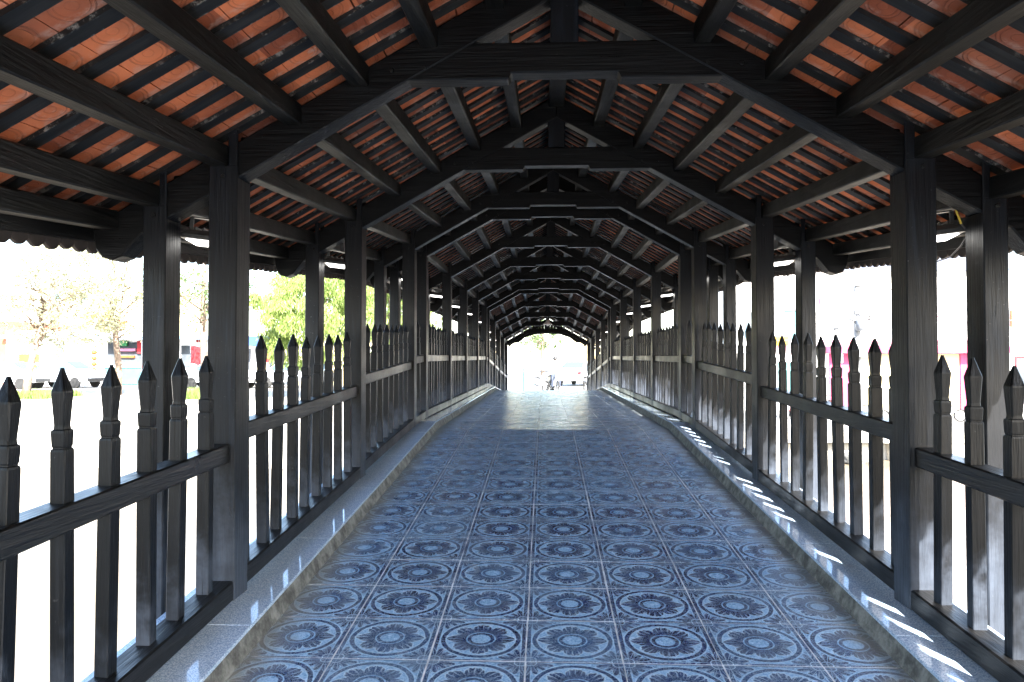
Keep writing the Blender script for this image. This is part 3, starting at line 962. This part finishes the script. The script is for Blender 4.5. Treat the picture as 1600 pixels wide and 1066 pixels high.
fbox(B, "roof_edge", 9, 158, 524, 529, YS, M_PALEBLUE, .5)
Cb = building("shop_house", xat(158.3, YS), xat(400, YS), YS, 8, ZL, 5.0, M_WHITEW, "long white shop with green sign, open front and red lettering", "shops along the left bank")
fbox(Cb, "roof_edge", 156, 400, 526, 531, YS, M_PALEBLUE, 1.2)
fbox(Cb, "open_front", 168, 232, 535, 596, YS, M_DARKIN, .02)
fbox(Cb, "counter", 170, 230, 574, 600, YS, M_TEAL, .5)
fbox(Cb, "counter_top", 168, 232, 571, 574, YS, M_WHITEW, .6)
fbox(Cb, "green_sign", 187, 201, 533, 541, YS, M_GREEN, .25)
fbox(Cb, "red_banner", 217, 226, 533, 552, YS, M_RED, .22)
fbox(Cb, "shelf", 185, 214, 545, 549, YS, M_PALEPINK, .2); fbox(Cb, "shelf", 188, 212, 556, 559, YS, M_ORANGE, .2)
fbox(Cb, "open_front", 283, 300, 540, 575, YS, M_DARKIN, .02)
fbox(Cb, "sign_panel", 304, 330, 529, 537, YS, M_WHITEW, .15)
for k in range(4): fbox(Cb, "sign_letter", 309 + k*4, 311.6 + k*4, 531, 535, YS, M_RED, .20)
fbox(Cb, "shutter", 336, 392, 545, 602, YS, M_GREYM, .04)
D = building("shop_house", xat(400.4, YS), xat(640, YS), YS, 8, ZL, 5.2, M_CREAM, "cream shop with a blue awning behind the drooping tree", "shops along the left bank")
fbox(D, "blue_awning", 401, 440, 526, 541, YS, M_BLUE, 1.3); fbox(D, "door", 420, 450, 556, 603, YS, M_DARKIN, .03)
window(D, 480, 520, 545, 580, YS); window(D, 560, 600, 545, 580, YS)
Eb = building("tall_house", xat(60, 58), xat(250, 58), 58, 8, ZL, 9.5, M_CREAM, "taller cream house behind the shops with a yellow and orange awning")
fbox(Eb, "yellow_awning", 143, 181, 488, 500, 58, M_YELL, 1.2); fbox(Eb, "orange_trim", 143, 200, 501, 505, 58, M_ORANGE, 1.25)
for k in range(3): window(Eb, 75 + k*45, 95 + k*45, 455, 480, 58)
# orange lanterns hanging in a string
p0 = at(147, 547, YS - .6)
root = empty("lantern_string", (p0.x, YS - .6, ZL)); tag(root, "string of orange lanterns hanging in front of the white shop", "lanterns")
for k in range(6):
    z = at(147, 551 + k*9, YS - .6).z - ZL
    MB().lathe([(.03, -.13), (.13, -.09), (.18, 0), (.13, .09), (.03, .13)], 12, c=(0, 0, z)).build("lantern", M_ORANGE, root, smooth=True)
MB().tube([(0, 0, at(147, 540, YS).z - ZL), (0, 0, at(147, 598, YS).z - ZL)], .012).build("cord", M_GREYCAB, root)
MB().bar((0, 0, at(147, 540, YS).z - ZL), (0, .62, at(147, 540, YS).z - ZL), .04, .04).build("hook_arm", M_GREYM, root)
# red flags on poles
def flag(x, y0, y1, Y, label):
    b = at(x, 605, Y); root = empty("flag", (b.x, Y, ZL)); tag(root, label, "flag", "red flags by the left shops")
    zt = at(x, y0, Y).z - ZL; zb = at(x, y1, Y).z - ZL
    MB().tube([(0, 0, 0), (0, 0, zt + .1)], .025).build("pole", M_GREYM, root)
    m = MB(); n = 6
    g = [[(.03 + .62*i/n, .07*math.sin(i*1.3 + j), zt + (zb - zt)*j/4 - .10*i/n*(1 + j*.3)) for i in range(n+1)] for j in range(5)]
    for j in range(4):
        for i in range(n): m.poly([g[j][i], g[j][i+1], g[j+1][i+1], g[j+1][i]])
    m2 = MB(); m2.v = m.v + [(a, b_ + .006, c) for a, b_, c in m.v]; k = len(m.v)
    m2.f = m.f + [tuple(i + k for i in reversed(f)) for f in m.f]; m2.uv = [None]*len(m2.f)
    m2.build("cloth", M_RED, root, fix=False)
flag(297, 540, 567, 41, "red flag between the nearest two left posts")
flag(404, 546, 562, 42, "red flag just past the nearest left post")
flag(221, 536, 575, 44.5, "red flag at the front of the open shop")

# right-hand side
YR = 42.0
S = building("corner_shop", xat(1268, YR), xat(1572, YR), YR, 9, ZR, at(1400, 424, YR).z, M_WHITEW, "white shop with pink fascia and pale lettering on its signboard")
fbox(S, "pink_fascia", 1290, 1572, 541, 552, YR, M_PINK, .9)
fbox(S, "pink_ledge", 1280, 1572, 531, 534, YR, M_PALEPINK, .35)
fbox(S, "yellow_wall", 1345, 1498, 553, 640, YR, M_CREAM, .04)
fbox(S, "pink_column", 1500, 1516, 553, 640, YR, M_PINK, .12); fbox(S, "pink_column", 1296, 1330, 553, 640, YR, M_PINK, .10)
fbox(S, "door", 1400, 1440, 575, 640, YR, M_DARKIN, .07); fbox(S, "shutter", 1530, 1568, 560, 640, YR, M_PALEBLUE, .06)
fbox(S, "sign_stripe", 1288, 1310, 440, 446, YR, M_PALEPINK, .06)
M_FAINT = mat_plain("faint_pink_letters", (0.27, 0.17, 0.20), .6, .04, 2)
def text(root, body, x, y, Y, hpx, mat, name="sign_lettering"):
    cu = bpy.data.curves.new(name, 'FONT'); cu.body = body; cu.size = hpx/FPX*Y*1.4; cu.extrude = .015
    cu.materials.append(mat); p = at(x, y, Y)
    o = bpy.data.objects.new(name, cu); o.location = Vector((p.x, Y - .022, p.z)) - root.location; o.rotation_euler = (R(90), 0, 0)
    me = bpy.data.meshes.new_from_object(o)
    m2 = bpy.data.objects.new(name, me); m2.location = o.location; m2.rotation_euler = o.rotation_euler
    bpy.data.objects.remove(o)
    return link(m2, root)
text(S, "Smi", 1360, 504, YR, 12, M_FAINT); text(S, "Store", 1464, 502, YR, 12, M_FAINT)
# the curved pink stroke on the signboard
m = MB(); l = S.location
pts = [at(x, y, YR - .05) - l for x, y in ((1281, 466), (1281, 474), (1280, 482), (1277, 490))]
m.tube([tuple(p) for p in pts], .05, 6, .5); m.build("sign_stroke", M_PINK, S)
m = MB(); p = at(1455, 424, YR) - l; q = at(1572, 424, YR) - l; z1 = at(1455, 402, YR).z - l.z
xl, xr = xat(1262, YR) - l.x, xat(1578, YR) - l.x
m.loft([[(xl, -.4, p.z), (xr, -.4, p.z), (xr, 9.2, p.z), (xl, 9.2, p.z)], [(xl + .4, 2.5, z1 + .6), (xr - .4, 2.5, z1 + .6), (xr - .4, 7, z1 + .6), (xl + .4, 7, z1 + .6)]])
m.build("roof", M_ROOFG, S)
T = building("shop_house", xat(1140, YR), xat(1267, YR), YR, 9, ZR, at(1220, 405, YR).z, M_WHITEW, "white house with teal shutters left of the pink-trimmed shop")
fbox(T, "teal_shutter", 1226, 1252, 486, 531, YR, M_TEAL, .06); fbox(T, "teal_door", 1216, 1246, 566, 625, YR, M_TEAL, .05)
fbox(T, "yellow_band", 1205, 1232, 526, 541, YR, M_YELL, .08); fbox(T, "pink_band", 1190, 1266, 541, 547, YR, M_PALEPINK, .3)
fbox(T, "lintel", 1224, 1254, 482, 486, YR, M_GREYM, .12); window(T, 1160, 1190, 486, 531, YR)
U = building("shop_house", xat(1573, YR), xat(1800, YR), YR, 9, ZR, at(1600, 440, YR).z, M_WHITEW, "white shop with an orange sign band at the right edge")
fbox(U, "orange_sign", 1578, 1700, 484, 511, YR, M_SALMON, .2); window(U, 1586, 1640, 557, 602, YR, M_RED, M_DARKIN)
fbox(U, "door", 1650, 1690, 560, 645, YR, M_DARKIN, .04)
# utility poles, with cross-arms, coils and wires
def upole(x, Y, ytop, r, label, arms):
    zt = at(x, ytop, Y).z
    root = empty("utility_pole", (xat(x, Y), Y, ZR)); tag(root, label, "pole", "concrete utility poles on the right quay")
    h = zt - ZR
    MB().lathe([(r*1.25, -.05), (r*1.2, 0), (r*.75, h)], 12).build("pole_shaft", M_POLE, root, smooth=True)
    for k, z in enumerate(arms):
        zz = at(x, z, Y).z - ZR
        MB().bar((-.6, -r, zz), (.6, -r, zz), .08, .08).build("cross_arm", M_GREYM, root)
        for q in (-.5, -.2, .2, .5):
            MB().lathe([(.04, 0), (.06, .04), (.035, .08), (.05, .12), (.02, .15)], 8, c=(q, -r, zz + .04)).build("insulator", M_ENAMEL, root, smooth=True)
    return root, h
u1, h1 = upole(1340, 33, 395, .16, "tall concrete utility pole in front of the white shop", (446, 500))
zz = at(1340, 507, 33).z - ZR
MB().lathe([(.05, -.3), (.2, -.26), (.22, 0), (.2, .16), (.05, .2)], 12, c=(0, -.36, zz)).build("transformer_can", M_GREYM, u1, smooth=True)
for k in range(3):
    m = MB(); m.tube([(.42*math.cos(t*.5236), -.25 - .04*k, zz + .28 + .30*math.sin(t*.5236)*(.6 + .2*k)) for t in range(13)], .015, 5); m.build("cable_coil", M_SEAT, u1, smooth=True)
fbz = at(1340, 545, 33).z - ZR
MB().box(-.25, .25, -.42, -.16, fbz - .35, fbz + .3).build("meter_box", M_WHITEW, u1, bevel=.02)
u2, h2 = upole(1307, 40, 500, .17, "shorter concrete utility pole left of the tall one", (512,))
MB().box(-.2, .2, -.40, -.17, 2.6, 3.1).build("meter_box", M_GREYM, u2, bevel=.02)
def wire(a, b, sag, label, r=.018):
    a, b = Vector(a), Vector(b); m = MB()
    m.tube([a.lerp(b, t/16) - Vector((0, 0, sag*4*(t/16)*(1 - t/16))) for t in range(17)], r, 5)
    tag(m.build("power_line", M_GREYCAB, smooth=True), label, "wire", "overhead wires on the right")
pA, pB = at(1340, 499, 33), at(1307, 509, 40)
wire(at(1140, 509, 36), pA, .12, "overhead wire running left from the tall utility pole")
wire(pA, at(1720, 488, 33), .25, "overhead wire running right across the white shop")
wire(at(1150, 474, 38), at(1345, 452, 33), .05, "upper overhead wire running left from the tall pole")
wire(pB, at(1200, 532, 38), .25, "sagging overhead wire from the shorter pole")
wire(at(1344, 452, 33), at(1720, 430, 33), .2, "upper overhead wire running right from the tall pole")

# ---- vehicles
def wheel(root, x, y, r, w):
    m = MB(); m.lathe([(r*.62, -w/2), (r*.92, -w/2), (r, -w*.3), (r, w*.3), (r*.92, w/2), (r*.62, w/2)], 20, 'y', (0, 0, 0))
    t = m.build("wheel", M_TYRE, root, smooth=False, loc=(x, y, r))
    MB().lathe([(.02, -w*.42), (r*.60, -w*.40), (r*.62, 0), (r*.60, w*.40), (.02, w*.42)], 16, 'y').build("rim", M_RIM, t)
def car(base, rz, paint, label):
    root = empty("parked_car", base, (0, 0, rz)); tag(root, label, "car", "cars parked on the far bank")
    L, W = 4.2, 1.7
    prof = [(-2.1, .35), (-2.1, .75), (-2.0, .92), (-1.35, 1.0), (-.75, 1.42), (.55, 1.46), (1.3, 1.02), (1.95, .9), (2.1, .7), (2.1, .35)]
    rings = []
    for yy, sx, dz in ((-.85, .985, -.02), (-.80, 1.0, 0), (-.60, 1.0, .02), (.60, 1.0, .02), (.80, 1.0, 0), (.85, .985, -.02)):
        rings.append([(x*sx, (yy if z < 1.0 else yy*.80), z + (dz if z > .5 else 0)) for (x, z) in prof])
    m = MB(); m.loft(rings); m.build("body", paint, root, bevel=.02)
    for s in (-1, 1):
        m = MB(); m.poly([(-1.22, s*.80, 1.02), (-.70, s*.705, 1.37), (-.1, s*.70, 1.40), (-.1, s*.80, 1.02)]); m.poly([(-.02, s*.80, 1.02), (-.02, s*.70, 1.40), (.50, s*.70, 1.40), (1.12, s*.80, 1.02)])
        o = m.build("side_window", M_GLASS, root, fix=False)
        o.location = (0, s*.02, 0)
        for x in (-1.3, 1.35): wheel(root, x, s*.78, .31, .2)
        MB().box(2.03, 2.12, s*.62 - .16, s*.62 + .16, .66, .80).build("headlight", M_ENAMEL, root, bevel=.02)
        MB().box(-2.12, -2.04, s*.66 - .12, s*.66 + .12, .70, .88).build("tail_light", M_RED, root, bevel=.02)
    m = MB(); m.poly([(1.24, -.62, 1.09), (.60, -.58, 1.46), (.60, .58, 1.46), (1.24, .62, 1.09)]); o = m.build("windscreen", M_GLASS, root, fix=False); o.location = (.03, 0, .02)
    m = MB(); m.poly([(-1.30, -.62, 1.07), (-.80, -.58, 1.42), (-.80, .58, 1.42), (-1.30, .62, 1.07)]); o = m.build("rear_window", M_GLASS, root, fix=False); o.location = (-.03, 0, .03)
    MB().box(2.06, 2.15, -.8, .8, .36, .56).build("bumper", M_SEAT, root, bevel=.03)
car((xat(8, 40), 40, ZL), R(4), M_CARW, "white car parked at the far left edge")
car((xat(100, 41.5), 41.5, ZL), R(-6), M_CARS, "silver car parked under the yellow sign")
car((xat(345, 41), 41, ZL), R(3), M_CARW, "white car parked behind the red flags")
car((xat(460, 42), 42, ZL), R(0), M_CARS, "silver car parked under the drooping tree")
car((xat(1640, 34), 34, ZR), R(8), M_CARW, "white car on the quay at the right edge")
car((xat(905, 46), 46, ZL), R(70), M_CARW, "white car with red tail lights down the street beyond the exit")
def motorbike(base, rz, paint, label, seat=True):
    root = empty("motorbike", base, (0, 0, rz)); tag(root, label, "motorbike", "motorbikes on the far bank")
    for x in (-.62, .62): 
        m = MB(); 
        m.tube([(x + .26*math.cos(k*math.pi/10), 0, .29 + .26*math.sin(k*math.pi/10)) for k in range(21)], .045, 6)
        t = m.build("wheel", M_TYRE, root, smooth=True)
        MB().lathe([(.02, -.05), (.05, -.04), (.05, .04), (.02, .05)], 10, 'y', (x, 0, .29)).build("hub", M_RIM, t)
        sp = MB()
        for k in range(8):
            a = k*math.pi/4; sp.tube([(x, 0, .29), (x + .24*math.cos(a), 0, .29 + .24*math.sin(a))], .008, 4)
        sp.build("spokes", M_RIM, t)
    m = MB(); m.loft([[(-.75, -.07, .62), (-.75, .07, .62), (-.75, .07, .78), (-.75, -.07, .78)], [(-.3, -.13, .42), (-.3, .13, .42), (-.3, .13, .76), (-.3, -.13, .76)], [(.1, -.12, .30), (.1, .12, .30), (.1, .12, .56), (.1, -.12, .56)], [(.42, -.1, .45), (.42, .1, .45), (.40, .1, .85), (.40, -.1, .85)], [(.50, -.05, .75), (.50, .05, .75), (.46, .05, 1.0), (.46, -.05, 1.0)]])
    m.build("body", paint, root, bevel=.02)
    m = MB(); m.loft([[(-.80, -.09, .78), (-.80, .09, .78), (-.80, .09, .85), (-.80, -.09, .85)], [(-.35, -.13, .74), (-.35, .13, .74), (-.35, .13, .82), (-.35, -.13, .82)], [(.08, -.08, .68), (.08, .08, .68), (.08, .08, .76), (.08, -.08, .76)]])
    m.build("seat", M_SEAT, root, bevel=.015)
    MB().tube([(.62, 0, .29), (.45, 0, .98)], .03, 6).build("fork", M_RIM, root)
    MB().tube([(.36, -.34, 1.02), (.45, -.15, 1.0), (.45, .15, 1.0), (.36, .34, 1.02)], .016, 6).build("handlebar", M_SEAT, root)
    MB().lathe([(.02, .58), (.07, .56), (.075, .50), (.03, .46)], 10, 'x', (0, 0, .92)).build("headlight", M_ENAMEL, root)
    return root
bx = ((1362, 34, 15, M_BIKE2, ZR, "grey motorbike with spoked wheels by the tall utility pole"), (1476, 35, -10, M_BIKE2, ZR, "grey motorbike beside the green bundle"),
      (1236, 37, 80, M_BIKE, ZR, "red motorbike in front of the teal door"), (1300, 38, 60, M_BIKE, ZR, "red motorbike by the pink column"),
      (131, 43.5, 20, M_BIKE2, ZL, "grey motorbike by the white shop with lanterns"), (300, 43.5, 70, M_BIKE2, ZL, "grey motorbike beside the red flag"),
      (841, 36, 55, M_BIKE2, ZL, "dark motorbike beyond the exit, next to the blue cabinet"), (858, 38, 100, M_BIKE2, ZL, "grey motorbike at the middle of the exit"),
      (921, 35, 70, M_BIKE2, ZL, "dark motorbike at the right side of the exit"))
for x, Y, a, pm, z, lab in bx: motorbike((xat(x, Y), Y, z), R(a), pm, lab)
# green bundle on the quay
m = MB(); m.lathe([(.1, 0), (.42, .05), (.5, .35), (.42, .75), (.2, .98), (.05, 1.02)], 14)
o = m.build("covered_bundle", M_GREEN, smooth=True, loc=(xat(1462, 34.3), 34.3, ZR + .0)); tag(o, "green covered bundle standing on the quay by a motorbike", "bundle")
# blue cabinet beyond the exit
Yc = 34.0
root = empty("street_cabinet", (xat(825, Yc), Yc, ZL)); tag(root, "pale blue street cabinet beyond the exit", "cabinet")
hc = at(825, 576, Yc).z - ZL
MB().box(-.17, .27, 0, .45, .08, hc).build("cabinet_body", M_PALEBLUE, root, bevel=.01)
MB().box(-.24, -.172, -.01, .45, .0, hc).build("side_panel", M_BLUE, root)
MB().box(-.27, .32, -.05, .5, hc + .001, hc + .06).build("lid", M_GREYM, root)
MB().box(-.2, .3, -.02, .47, 0, .078).build("plinth", M_POLE, root)
# rider in a white shirt
def rider(base, rz, label):
    root = empty("person", base, (0, 0, rz)); tag(root, label, "person")
    V = {"pel": (-.22, 0, .88, .15), "wst": (-.20, 0, 1.04, .135), "chs": (-.14, 0, 1.24, .155), "nek": (-.10, 0, 1.40, .06), "hd0": (-.08, 0, 1.50, .085), "hd1": (-.07, 0, 1.62, .09)}
    edges = [("pel","wst"),("wst","chs"),("chs","nek"),("nek","hd0"),("hd0","hd1")]
    for s, t in ((-1, "l"), (1, "r")):
        V.update({"sh"+t: (-.13, s*.19, 1.32, .065), "el"+t: (.02, s*.28, 1.12, .048), "wr"+t: (.28, s*.31, 1.06, .034), "ha"+t: (.36, s*.31, 1.05, .036),
                  "hp"+t: (-.18, s*.10, .84, .10), "kn"+t: (.22, s*.19, .72, .066), "an"+t: (.12, s*.19, .34, .042), "ft"+t: (.28, s*.19, .28, .038)})
        edges += [("chs","sh"+t),("sh"+t,"el"+t),("el"+t,"wr"+t),("wr"+t,"ha"+t),("pel","hp"+t),("hp"+t,"kn"+t),("kn"+t,"an"+t),("an"+t,"ft"+t)]
    names = list(V); me = bpy.data.meshes.new("body")
    me.from_pydata([V[k][:3] for k in names], [(names.index(a), names.index(b)) for a, b in edges], [])
    o = bpy.data.objects.new("body", me); link(o, root)
    sk = o.modifiers.new("skin", 'SKIN')
    for i, k in enumerate(names):
        r = V[k][3]; me.skin_vertices[0].data[i].radius = (r, r); me.skin_vertices[0].data[i].use_root = (k == "pel")
    o.modifiers.new("sub", 'SUBSURF').render_levels = 2; o.modifiers["sub"].levels = 2
    n = NT("rider_body"); x, y, z = n.sep(n.coord("Object"))
    c = n.mix(z.gt(.93, .01), (0.05, 0.06, 0.09), (0.75, 0.75, 0.74)); c = n.mix(z.gt(1.39, .01), c, (0.42, 0.26, 0.18))
    c = n.mix(x.gt(.22, .01) * z.gt(.95, .01), c, (0.42, 0.26, 0.18)); me.materials.append(n.set(c, .7, .3))
    MB().lathe([(.125, -.02), (.13, .03), (.12, .09), (.08, .15), (.02, .17)], 16, c=(-.075, 0, 1.60)).build("helmet", M_SEAT, root, smooth=True)
rx, ry = xat(868, 37), 37.0
motorbike((rx, ry, ZL), R(-80), M_CARS, "pale motorbike ridden by the person in white beyond the exit")
rider((rx, ry, ZL), R(-80), "person in a white shirt and helmet riding a motorbike beyond the exit")
# houses far down the street
YF = 85.0
F1 = building("street_house", xat(858, YF), xat(893, YF), YF, 8, ZL, at(870, 535, YF).z, M_WHITEW, "white house with pale windows straight beyond the exit", "houses down the street")
for x in (864, 873, 883): window(F1, x, x + 6, 558, 572, YF)
F2 = building("street_house", xat(893.4, YF), xat(960, YF), YF, 8, ZL, at(900, 530, YF).z, M_CREAM, "cream house right of the exit's centre", "houses down the street")
for x in (898, 911, 930): window(F2, x, x + 5, 556, 576, YF)
F3 = building("street_house", xat(770, YF), xat(838, YF), YF, 8, ZL, at(810, 540, YF).z, M_CREAM, "low cream house left of the exit's centre", "houses down the street")
for x in (800, 815): window(F3, x, x + 6, 562, 578, YF)
fbox(F1, "door", 876, 882, 583, 600, YF, M_PALEBLUE, .05); fbox(F2, "awning", 895, 925, 580, 586, YF, M_SALMON, 1.2); fbox(F3, "door", 822, 830, 583, 600, YF, M_DARKIN, .05)
